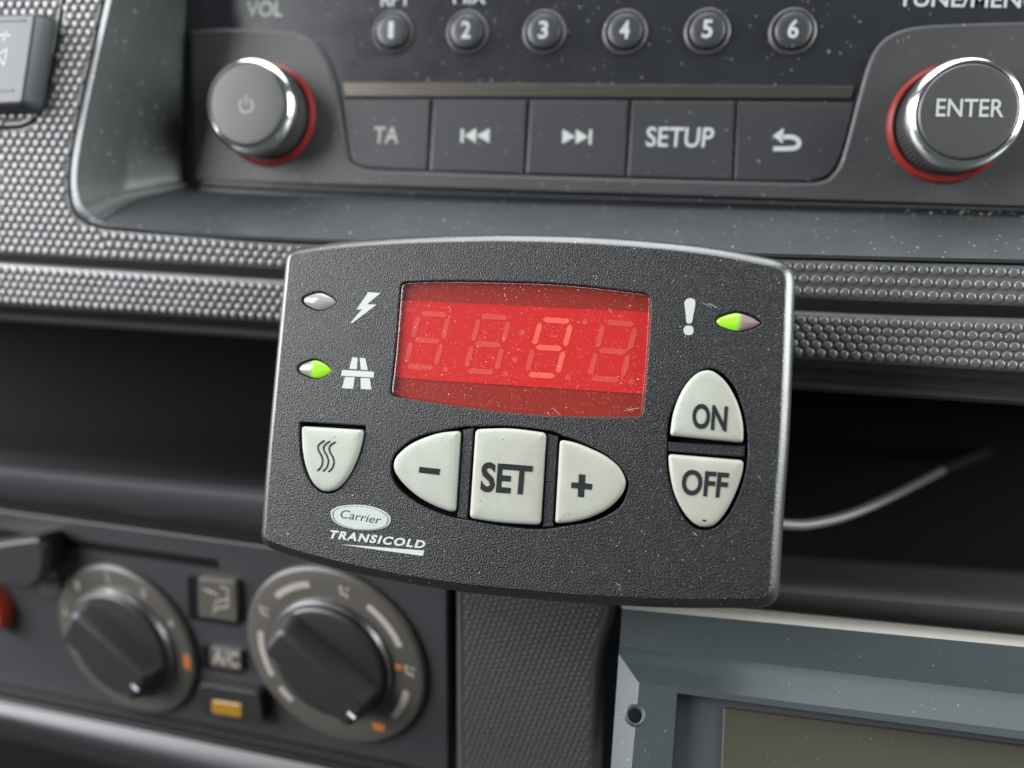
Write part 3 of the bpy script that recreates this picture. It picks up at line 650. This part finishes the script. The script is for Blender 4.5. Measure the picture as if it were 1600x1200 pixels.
def demist(c, r, ang, parent):
    x, y = c[0] + r * math.cos(math.radians(ang)), c[1] + r * math.sin(math.radians(ang)); m = MB()
    m.prism([Vector(p) for p in ((x - 1.6, y - 1.3), (x + 1.6, y - 1.3), (x + 2.3, y + 1.2), (x - 2.3, y + 1.2))], [(0, 2.2), (0, 2.3)])
    m.build('demist_symbol', 'orange_print', parent)
demist(c2, S2 * .83, -58, ring2)
m = MB(); x, y = c2[0] + S2 * .74 * math.cos(math.radians(3)), c2[1] + S2 * .74 * math.sin(math.radians(3)); m.prism(ellipse(x, y + .4, 1.2, 1.0), [(0, 2.3), (0, 2.4)]); m.build('orange_symbol', 'orange_print', ring2)
# push buttons
def push(quad, name, mat, h=3.0, r=1.2):
    m = MB(); m.prism(outline(C, [(a, b, r) for a, b in quad], h), [(0, 0), (0, h - .5), (.2, h - .15), (.6, h)]); return m.build(name, mat, clim)
q = [(308, 903), (368, 909), (371, 974), (309, 964)]
m = MB(); m.prism(outline(C, [(292, 900, .8), (372, 908, .8), (376, 980, .8), (294, 968, .8)], .2), [(0, 0), (.2, .25)]); m.build('button_well', 'dark_void', clim)
b1 = push(q, 'recirculation_button', 'dial_beige', 2.2)
m = MB()
for pts in ([(326, 925), (340, 929), (338, 940), (356, 936), (356, 920), (344, 917)], [(318, 921), (332, 925)], [(338, 940), (334, 958), (342, 950), (356, 948), (356, 938)]):
    m.prism(ribbon([C.px(a, b, 2.3) for a, b in pts], .55), [(0, 2.2), (0, 2.28 + .01 * len(pts))])
m.build('recirculation_symbol', 'dial_print', b1)
m = MB(); m.prism(outline(C, [(314, 1008, .8), (378, 1018, .8), (380, 1055, .8), (316, 1045, .8)], .2), [(0, 0), (.2, .25)]); m.build('button_well', 'dark_void', clim)
b2 = push([(327, 1012), (376, 1019), (378, 1050), (328, 1042)], 'air_conditioning_button', 'dial_beige', 1.8, .8)
lettering('lettering', 'A/C', C, [(332, 1037), (374, 1043), (373, 1021), (332, 1015)], 1.9, 'dial_print', b2, .015)
b3 = push([(308, 1068), (405, 1084), (412, 1134), (312, 1117)], 'indicator_button', 'knob_black', 4, 3)
m = MB(); m.prism(outline(C, [(330, 1094, 1.2), (378, 1101, 1.2), (378, 1122, 1.2), (331, 1115, 1.2)], 4.3), [(0, 3.9), (0, 4.15), (.4, 4.4)]); m.build('amber_lens', 'amber', b3)

# ------------------------------------------------------------------ display unit at lower right
dev = tag(empty('display_unit', DEV), 'blue grey display unit with olive screen at lower right', 'display')
D = DEV
def dl(pts): return [D.p3(*p) for p in pts]
def back(u, v, Y):                               # point at world depth Y, in DEV local mm
    p = worldpt(u, v, Y) - D.o; return Vector((p.dot(D.x), p.dot(D.y), p.dot(D.z)))
def lerp_rows(rows, n=20):
    m = MB(); out = []
    for r in rows:
        out.append([r[0].lerp(r[1], k / n) for k in range(n + 1)])
    m.grid(out); return m
hT = -4.0
# top hood: pale rounded back edge, sloping top, chamfer, face
top_rows = [[back(972, 951, 18.5), back(2050, 1054, 18.5)], dl([(968, 1010, hT - 1.6), (2050, 1139, hT - 1.6)]), dl([(967, 1018, hT - .4), (2050, 1149, hT - .4)]), dl([(967, 1022, hT), (2050, 1153, hT)])]
m = lerp_rows(top_rows); m.build('hood', 'device', dev, sharp=25, fix=True)
edge_rows = [[back(968, 950, 46), back(2050, 1048, 46)], [back(968, 931, 40), back(2050, 1037, 40)], [back(969, 933, 30), back(2050, 1039, 30)], [back(970, 938, 22), back(2050, 1043, 22)], [back(971, 944, 19.2), back(2050, 1048, 19.2)], [back(972, 951, 18.5), back(2050, 1054, 18.5)]]
m = lerp_rows(edge_rows); m.build('top_edge', 'device_top', dev, sharp=60, fix=True)
m = MB()                                          # chamfered frame: top and left chamfers
o0 = dl([(2050, 1153, hT), (967, 1022, hT), (945, 1330, hT)]); o1 = dl([(2050, 1196, -.2), (996, 1064, -.2), (972, 1330, -.2)]); o2 = dl([(2050, 1199, 0), (999, 1067, 0), (975, 1330, 0)])
side = [Vector((p.x + .5, p.y, p.z - 40)) for p in o0]
m.grid([o0, o1, o2]); i = m.add([o0[1], o0[2], side[2], side[1]]); m.f.append((i, i + 1, i + 2, i + 3))
i0 = dl([(2050, 1216, 0), (1058, 1083, 0), (1040, 1330, 0)]); i1 = dl([(2050, 1212, -4), (1061, 1087, -4), (1043, 1330, -4)])
m.grid([o2, i0]); m.grid([i0, [Vector((p.x, p.y, -4.5)) for p in i0]]); m.build('frame', 'device', dev, sharp=25, fix=True)
m = MB(); f = [Vector(D.px(*p, -4.4)) for p in ((1040, 1060), (2050, 1190), (2050, 1360), (1020, 1360))]
f = f if area(f) > 0 else f[::-1]; m.prism(f, [(0, -6), (0, -4.4)]); m.build('recess', 'device_inner', dev)
m = MB(); m.prism(outline(D, [(1131, 1105, .3), (2050, 1222, .3), (2050, 1360, .3), (1120, 1360, .3)], -3.6), [(0, -4.4), (0, -3.9), (.3, -3.6)]); m.build('screen', 'lcd', dev)
a = D.px(992, 1118); m = MB(); m.lathe([(2.3, .02), (1.9, .25), (1.5, .1), (1.3, -.2)], a, 24, False); hole = m.build('screw_hole', 'device', dev)
m = MB(); m.lathe([(1.55, .03), (1.5, .06)], a, 20); m.build('hole_bottom', 'dark_void', hole)

# ------------------------------------------------------------------ cable in the slot
pts = [(1075, 780, 20), (1110, 795, 30), (1150, 806, 36), (1190, 814, 38), (1224, 819, 42), (1264, 819, 47), (1320, 806, 54), (1376, 783, 67), (1432, 755, 92), (1483, 729, 130), (1520, 714, 170), (1545, 706, 210)]
w = [onY(*p) for p in pts]; a = catmull([(q.x, q.y) for q in w], 8); b = catmull([(q.z, 0) for q in w], 8)
m = MB(); m.tube([(p.x, p.y, q.x) for p, q in zip(a, b)], 1.4, 14)
o = m.build('cable', 'cable', None, frame=WORLD, shift=w[0], fix=True); tag(o, 'grey cable curving out of the dark storage slot', 'cable')
path3 = [Vector((p.x, p.y, q.x)) for p, q in zip(a, b)]; m = MB(); m.tube(path3[-19:], 1.9, 14); m.build('cable_shade_tube', 'dark_void', o, shift=None, fix=True).location = -w[0] * MM  # added black tube, standing in for shade over the cable's far end

# ------------------------------------------------------------------ refrigeration controller
T = CTRL
ctrl = tag(empty('refrigeration_controller', T), 'black refrigeration controller with red display and pale rubber keys', 'controller')
k1 = lambda x, y, *r: (400 + x / 3.478, 350 + y / 3.478, *r)
k2 = lambda x, y, *r: (800 + x / 3.478, 350 + y / 3.478, *r)
k3 = lambda x, y, *r: (400 + x / 3.478, 620 + y / 3.478, *r)
k4 = lambda x, y, *r: (800 + x / 3.478, 620 + y / 3.478, *r)
body = outline(T, [(450, 390, 3.2), (515, 380), (573, 374), (659, 369), (745, 366.5), (800, 366), (915, 369), (1030, 377), (1116, 387), (1202, 403), (1244, 412, 4.2),
                   (1235, 663), (1226, 790), (1217, 951, 4.2), (1174, 950), (1059, 950), (944, 945), (860, 939), (800, 933), (716, 924), (601, 905), (486, 878), (409, 852, 3.0), (421, 692)], -3.0, 8)
holes = {}
holes['display'] = outline(T, [(626, 441, 1.3), (688, 438.5), (775, 439.5), (860, 442.5), (926, 448), (1017, 459, 1.5), (1013, 540), (1004, 651.5, 1.5), (900, 651), (800, 645.5), (745, 638.5), (687, 631), (609, 618.5, 1.5), (617, 551)])
holes['keys'] = outline(T, [(611, 733), (616, 712), (635, 693), (658, 681), (690, 673), (722, 667.5), (742, 666.5), (797, 666), (857, 673), (877, 680), (901, 688), (926, 699), (951, 713), (971, 732), (981, 752), (980, 769), (969, 791), (949, 805), (921, 816), (880, 822.5), (845, 827), (790, 822.5), (731, 812.5), (704, 807.5), (680, 799), (654, 787), (629, 769), (615.5, 752)], 0, 4)
holes['power'] = outline(T, [(1042, 705), (1043, 676), (1047, 650), (1057, 625), (1071, 601), (1090, 581.5), (1111, 575.5), (1132, 585.5), (1148, 605.5), (1159, 633), (1165.5, 660), (1168.5, 690), (1167.5, 722), (1161, 752), (1151, 780), (1137, 806), (1119, 823.5), (1100, 828.5), (1082, 822.5), (1065, 802), (1052, 772), (1044, 740)], 0, 4)
holes['heat'] = outline(T, [k3(236, 136, .5), k3(598, 158, .5), k3(590, 235), k3(563, 330), k3(515, 430), k3(452, 504), k3(398, 526), k3(345, 514), k3(294, 463), k3(258, 380), k3(240, 280)])
def lens_out(l, r, t, b, kf): return outline(T, [(*kf(*l), .7), kf(*(((l[0] * .72 + t[0] * .28)), l[1] * .45 + t[1] * .55)), kf(*t), kf(r[0] * .6 + t[0] * .4, r[1] * .38 + t[1] * .62), (*kf(*r), .9), kf(r[0] * .6 + b[0] * .4, r[1] * .38 + b[1] * .62), kf(*b), kf(l[0] * .72 + b[0] * .28, l[1] * .45 + b[1] * .55)], 0, 5)
k8 = lambda x, y: (1050 + x / 9.41, 440 + y / 9.41)
lens = [lens_out((243, 411), (448, 427), (345, 366), (340, 472), k1), lens_out((218, 786), (420, 797), (318, 734), (322, 842), k1), lens_out((615, 580), (1345, 610), (950, 440), (965, 735), k8)]
for i, l in enumerate(lens): holes['lamp%d' % i] = l
# housing
q0 = math.radians(22); rb = 2.4 / (1 - math.sin(q0))
prof = [(1.2, -22), (0.5, -12)] + [(2.4 - rb * (math.sin(t) - math.sin(q0)), -rb * (math.cos(q0) - math.cos(t))) for t in (math.radians(d) for d in (90, 80, 70, 60, 52, 44, 37, 30, 22))]
first = None; last = None; m = MB()
for d, z in prof:
    i, n = m.ring(inset(body, d), z)
    if last is not None: m.bridge(last, i, n)
    else: first = i
    last = i
loops = [list(range(last, last + n))]; m.f.append(tuple(range(first + n - 1, first - 1, -1)))
for h in holes.values():
    a0, nh = m.ring(inset(h, -.28), 0); loops.append(list(range(a0, a0 + nh))[::-1])
    a1, _ = m.ring(inset(h, -.07), -.07); a2, _ = m.ring(h, -.3); a3, _ = m.ring(h, -3.2)
    for p, q in ((a0, a1), (a1, a2), (a2, a3)):
        for i in range(nh): j = (i + 1) % nh; m.f.append((p + i, q + i, q + j, p + j)[::-1])
m.poly_idx(loops)
housing = m.build('housing', 'housing', ctrl, sharp=20)
m = MB(); m.prism(inset(body, 4), [(0, -4), (0, -3.1)]); m.build('inner_board', 'dark_void', housing)
# bracket holding the controller to the strip behind
c = (0, 24); m = MB(); m.prism([Vector((x, y)) for x, y in ((-22, 8), (22, 8), (22, 30), (-22, 30))], [(0, -38), (0, -21.5)]); m.build('mounting_bracket', 'knob_black', ctrl)
# keys
KP = [(0, -2.6), (0, .05), (.06, .35), (.22, .62), (.5, .8), (.9, .9)]
def rubber_key(name, pts, dome=.12, lab=None):
    m = MB(); m.prism(outline(T, pts, .4, 5), KP, dome=dome); o = m.build(name, 'key', ctrl)
    if lab: o['label'] = lab
    return o
KH = 1.08
key_minus = rubber_key('minus_key', [k3(1110, 185, .9), k3(1082, 628, .9), k3(1030, 616), k3(960, 588), k3(880, 542), k3(806, 478), k3(760, 418), k3(748, 370), k3(765, 322), k3(824, 267), k3(902, 227), k3(1002, 196)], lab='pale rounded key with a minus sign')
key_set = rubber_key('set_key', [k3(1192, 176, 1.0), k3(1380, 172), k3(1576, 196, 1.0), k3(1545, 698, 1.0), k3(1340, 686), k3(1160, 660, 1.0)], lab='pale square key marked SET')
key_plus = rubber_key('plus_key', [k4(259, 233, .9), k4(340, 249), k4(430, 284), k4(508, 323), k4(576, 378), k4(612, 441), k4(614, 490), k4(585, 547), k4(517, 610), k4(428, 655), k4(330, 681), k4(233, 690, .9)], lab='pale rounded key with a plus sign')
key_on = rubber_key('on_key', [k2(858, 1150, .8), k2(876, 1030), k2(912, 930), k2(962, 851), k2(1022, 803), k2(1085, 798), k2(1148, 842), k2(1197, 911), k2(1236, 1000), k2(1257, 1100), k2(1256, 1190, .8)], lab='pale arched key marked ON')
key_off = rubber_key('off_key', [k4(849, 311, .8), k4(1260, 346, .8), k4(1250, 420), k4(1216, 519), k4(1167, 617), k4(1107, 690), k4(1050, 709), k4(992, 690), k4(934, 628), k4(884, 529), k4(859, 420)], lab='pale arched key marked OFF')
key_heat = rubber_key('heat_key', [k3(248, 160, .8), k3(581, 180, .8), k3(573, 240), k3(548, 328), k3(502, 425), k3(446, 492), k3(396, 515), k3(350, 505), k3(303, 458), k3(270, 378), k3(252, 280)], lab='pale shield shaped key with heat waves')
for nm, pts in (('key_divider', [k3(1124, 176), k3(1183, 168), k3(1148, 668), k3(1092, 654)]), ('key_divider', [k4(192, 200), k4(250, 212), k4(222, 706), k4(165, 708)]), ('key_divider', [k4(843, 243), k4(1268, 268), k4(1264, 328), k4(843, 296)])):
    q = [Vector(T.px(a, b, -.3)) for a, b in pts]; q = q if area(q) > 0 else q[::-1]
    m = MB(); m.prism(q, [(0, -3), (0, -.5), (.2, -.25)]); m.build(nm, 'housing_rib', housing)
lettering('lettering', 'SET', T, [k3(1217, 516), k3(1490, 536), k3(1504, 374), k3(1228, 352)], KH, 'print_dark', key_set, .03)
lettering('lettering', 'ON', T, [k4(976, 170), k4(1164, 191), k4(1174, 50), k4(984, 33)], KH, 'print_dark', key_on, .027)
lettering('lettering', 'OFF', T, [k4(918, 533), k4(1164, 553), k4(1180, 412), k4(927, 391)], KH, 'print_dark', key_off, .027)
flat('minus_sign', T, [[k3(888, 380), k3(1000, 392), k3(995, 425), k3(884, 412)]], KH, 'print_dark', key_minus, .05)
flat('plus_sign', T, [[k4(363, 421), k4(399, 423), k4(396, 468), k4(437, 474), k4(433, 506), k4(393, 502), k4(391, 547), k4(357, 543), k4(359, 499), k4(320, 495), k4(324, 464), k4(361, 467)]], KH, 'print_dark', key_plus, .05)
for dx, dy in ((0, 0), (31, 3), (61, 6)):
    p = catmull([T.px(*k3(x + dx, y + dy), KH) for x, y in ((370, 238), (340, 262), (338, 288), (356, 322), (362, 352), (352, 382), (332, 402))], 5)
    m = MB(); m.prism(ribbon(p, .34), [(0, KH - .05), (0, KH)]); m.build('heat_wave', 'print_dark', key_heat)
m = MB(); m.prism(ellipse(*T.px(*k4(1045, 673), .95), .38, .2, -.2, 10), [(0, .8), (0, .98)]); m.build('dirt_speck', 'print_dark', key_off)
# indicator lamps
def dome(out, h, z0, part=None):
    m = MB(); c = sum(out, Vector((0, 0))) / len(out); last = None
    for k in (1.0, .93, .82, .66, .45, .2):
        i, n = m.ring([c + (p - c) * k for p in out], z0 + h * (1 - k * k) ** .7)
        if last is not None: m.bridge(last, i, n)
        last = i
    m.f.append(tuple(range(last, last + n))); return m
def lamp(l, key, col, split, side, lab):
    o = inset(l, .22); x0 = min(p.x for p in o); x1 = max(p.x for p in o); xs = x0 + (x1 - x0) * split
    plastic(key, col, 0.16, coat=0.3)
    if side:                                      # the lit diode shows through one half of the lens
        nt = MAT[key].node_tree; N = nt.nodes; L = nt.links; b = N['Principled BSDF']
        tc = N.new('ShaderNodeTexCoord'); sx = N.new('ShaderNodeSeparateXYZ'); L.new(tc.outputs['Object'], sx.inputs[0])
        nz = N.new('ShaderNodeTexNoise'); nz.inputs['Scale'].default_value = 1100; L.new(tc.outputs['Object'], nz.inputs['Vector'])
        ad = N.new('ShaderNodeMath'); ad.operation = 'MULTIPLY_ADD'; L.new(nz.outputs[0], ad.inputs[0]); ad.inputs[1].default_value = 1.0 * MM; L.new(sx.outputs[0], ad.inputs[2])
        mr = N.new('ShaderNodeMapRange'); mr.interpolation_type = 'SMOOTHSTEP'; L.new(ad.outputs[0], mr.inputs[0])
        mr.inputs[1].default_value = (xs + .5 - side * .75) * MM; mr.inputs[2].default_value = (xs + .5 + side * .75) * MM
        mx = N.new('ShaderNodeMix'); mx.data_type = 'RGBA'; L.new(mr.outputs[0], mx.inputs[0]); mx.inputs[6].default_value = (*col, 1); mx.inputs[7].default_value = (.16, .36, .02, 1); L.new(mx.outputs[2], b.inputs['Base Color'])
        b.inputs['Emission Color'].default_value = (.38, 1.0, .01, 1)
        em = N.new('ShaderNodeMath'); em.operation = 'MULTIPLY'; L.new(mr.outputs[0], em.inputs[0]); em.inputs[1].default_value = 0.34; L.new(em.outputs[0], b.inputs['Emission Strength'])
    a = dome(o, .75, -.45).build('indicator_lamp', key, ctrl, sharp=60); a['label'] = lab
lamp(lens[0], 'lens_clear', (.22, .22, .20), .5, 0, 'unlit clear lamp beside the lightning symbol')
lamp(lens[1], 'lens_left', (.22, .23, .20), .42, 1, 'green lit lamp beside the road symbol')
lamp(lens[2], 'lens_right', (.20, .145, .145), .52, -1, 'green lit lamp beside the exclamation mark')
kz = lambda x, y: (460 + x / 6.667, 440 + y / 6.667)
flat('lightning_symbol', T, [[kz(770, 110), kz(897, 119), kz(757, 236), kz(855, 240), kz(600, 434), kz(586, 428), kz(706, 287), kz(645, 291)]], .05, 'print_white', housing, .04)
flat('road_symbol', T, [[kz(602, 788), kz(660, 793), kz(650, 912), kz(572, 908)], [kz(680, 795), kz(738, 797), kz(765, 922), kz(692, 917)], [kz(497, 920), kz(830, 938), kz(826, 1000), kz(487, 980)], [kz(528, 992), kz(628, 997), kz(612, 1116), kz(495, 1110)], [kz(690, 1002), kz(785, 1009), kz(802, 1125), kz(690, 1117)]], .05, 'print_white', housing, .04)
m = MB(); m.prism(outline(T, [k8(185, 300), k8(215, 258), k8(270, 243), k8(325, 262), k8(342, 305), k8(335, 380), k8(312, 500), k8(292, 598), k8(250, 615), k8(215, 598), k8(200, 480), k8(188, 370)], .05), [(0, .01), (0, .06)])
m.prism(outline(T, [k8(168, 712), k8(192, 660), k8(245, 645), k8(298, 662), k8(318, 712), k8(300, 768), k8(242, 787), k8(188, 770)], .05), [(0, .01), (0, .06)]); m.build('exclamation_mark', 'print_white', housing)
# badge
kl = lambda x, y: (440 + x / 6.154, 760 + y / 6.154)
def badge(s): return outline(T, [kl(760 + (x * s), 302 + (y * s)) for x, y in ((-290, -40), (-275, -75), (-200, -110), (-60, -124), (80, -112), (200, -75), (270, -25), (288, 25), (265, 75), (190, 110), (60, 122), (-80, 112), (-200, 75), (-268, 25))], .2, 4)
bd = badge(1.0); m = MB(); m.prism(bd, [(0, .0), (0, .1), (.1, .2)]); bdg = m.build('badge', 'logo_silver', housing)
gi = badge(.93); n = len(gi); m = MB(); a0, _ = m.ring(gi, .225); a1, _ = m.ring(badge(.905), .225); m.bridge(a0, a1, n); m.build('badge_line', 'print_dark', bdg)
lettering('lettering', 'Carrier', T, [kl(555, 300), kl(940, 362), kl(972, 290), kl(585, 222)], .23, 'print_dark', bdg, -.004)
lettering('lettering', 'TRANSICOLD', T, [kl(442, 498), kl(1366, 600), kl(1396, 522), kl(474, 418)], .06, 'print_white', housing, .04, space=1.22)
flat('underline', T, [[kl(560, 556), kl(1372, 617), kl(1358, 668), kl(800, 592)]], .05, 'print_white', housing, .04)
# scratches and lint
for nm, z, par, pts, wd in (('scratch', .035, housing, [k8(530, 325), k8(600, 350), k8(655, 385)], .16), ('scratch', .035, housing, [k2(1030, 425), k2(1085, 455)], .09), ('scratch', .035, housing, [k4(985, 735), k4(1005, 755)], .14),
                              ('scratch', .035, housing, [k4(560, 1010), k4(585, 1030), k4(590, 1052)], .07), ('scratch', .035, housing, [k4(1335, 430), k4(1350, 445)], .12)):
    m = MB(); m.prism(ribbon(catmull([T.px(*p, z) for p in pts], 5), wd), [(0, .004), (wd * .3, z)]); m.build(nm, 'lint', par)
# red display behind its filter
dh = inset(holes['display'], .12)
m = MB(); m.prism(dh, [(0, -1.0), (0, -.36), (.08, -.2), (.25, -.08), (.45, -.04)]); dsp = m.build('display_window', 'red_filter', ctrl)
kd = lambda x, y: (600 + x / 3.636, 420 + y / 3.636)
for pts, wd in (([(955, 790), (985, 815), (1003, 832)], .09), ([(1365, 805), (1400, 800), (1455, 790)], .10), ([(1380, 790), (1410, 815)], .08), ([(1400, 780), (1415, 805)], .08), ([(683, 140), (690, 160)], .14), ([(365, 212), (382, 238)], .08), ([(1275, 225), (1292, 250)], .10)):
    m = MB(); m.prism(ribbon(catmull([T.px(*kd(*p), 0) for p in pts], 5), wd), [(0, -.03), (wd * .3, .01)]); m.build('scratch', 'lint', dsp)
ZB = -1.3
m = MB(); m.prism(inset(holes['display'], -.6), [(0, -3.0), (0, ZB - .15)]); m.build('display_board', 'led_board', dsp)
q = [Vector(T.px(*kd(*p), ZB)) for p in ((40, 178), (1560, 248), (1540, 716), (20, 616))]; q = q if area(q) > 0 else q[::-1]
clipq = q
m = MB(); m.prism(q, [(0, ZB - .12), (0, ZB)]); module = m.build('digit_module', 'led_module', dsp)
SEG = {'a': ((.06, 0), (.94, 0)), 'b': ((1, .05), (1, .46)), 'c': ((1, .54), (1, .95)), 'd': ((.06, 1), (.94, 1)), 'e': ((0, .54), (0, .95)), 'f': ((0, .05), (0, .46)), 'g': ((.06, .5), (.94, .5))}
digits = [[(200, 252), (370, 262), (290, 565), (120, 552)], [(543, 268), (712, 280), (636, 590), (463, 578)], [(893, 288), (1065, 300), (982, 610), (808, 600)], [(1250, 303), (1434, 316), (1350, 632), (1166, 622)]]
for di, Q in enumerate(digits):
    Q = [Vector(T.px(*kd(*p), ZB + .05)) for p in Q]
    def bil(s, t): return (Q[0] * (1 - s) + Q[1] * s) * (1 - t) + (Q[3] * (1 - s) + Q[2] * s) * t
    for nm, (a, b) in SEG.items():
        lit = di == 2 and nm in 'bcfga' or (di == 2 and nm == 'd')
        p0, p1 = bil(*a), bil(*b); t = (p1 - p0).normalized(); nn = Vector((-t.y, t.x)); wv = .56
        poly = [p0, p0 + t * wv + nn * wv * .98, p1 - t * wv + nn * wv * .98, p1, p1 - t * wv - nn * wv * .98, p0 + t * wv - nn * wv * .98]
        poly = poly if area(poly) > 0 else poly[::-1]
        m = MB(); m.prism(poly, [(0, ZB - .02), (0, ZB + .05)]); m.build('segment', 'segment_on' if lit else 'segment_off', module)
for x, y in ((350, 572), (690, 598), (1045, 616), (1406, 642), (785, 362), (745, 517), (1140, 302)):
    m = MB(); m.prism(ellipse(*T.px(*kd(x, y), ZB + .04), .62, .62, 0, 16), [(0, ZB - .02), (0, ZB + .04)]); m.build('decimal_point', 'led_dot' if 'led_dot' in MAT else 'segment_off', module)
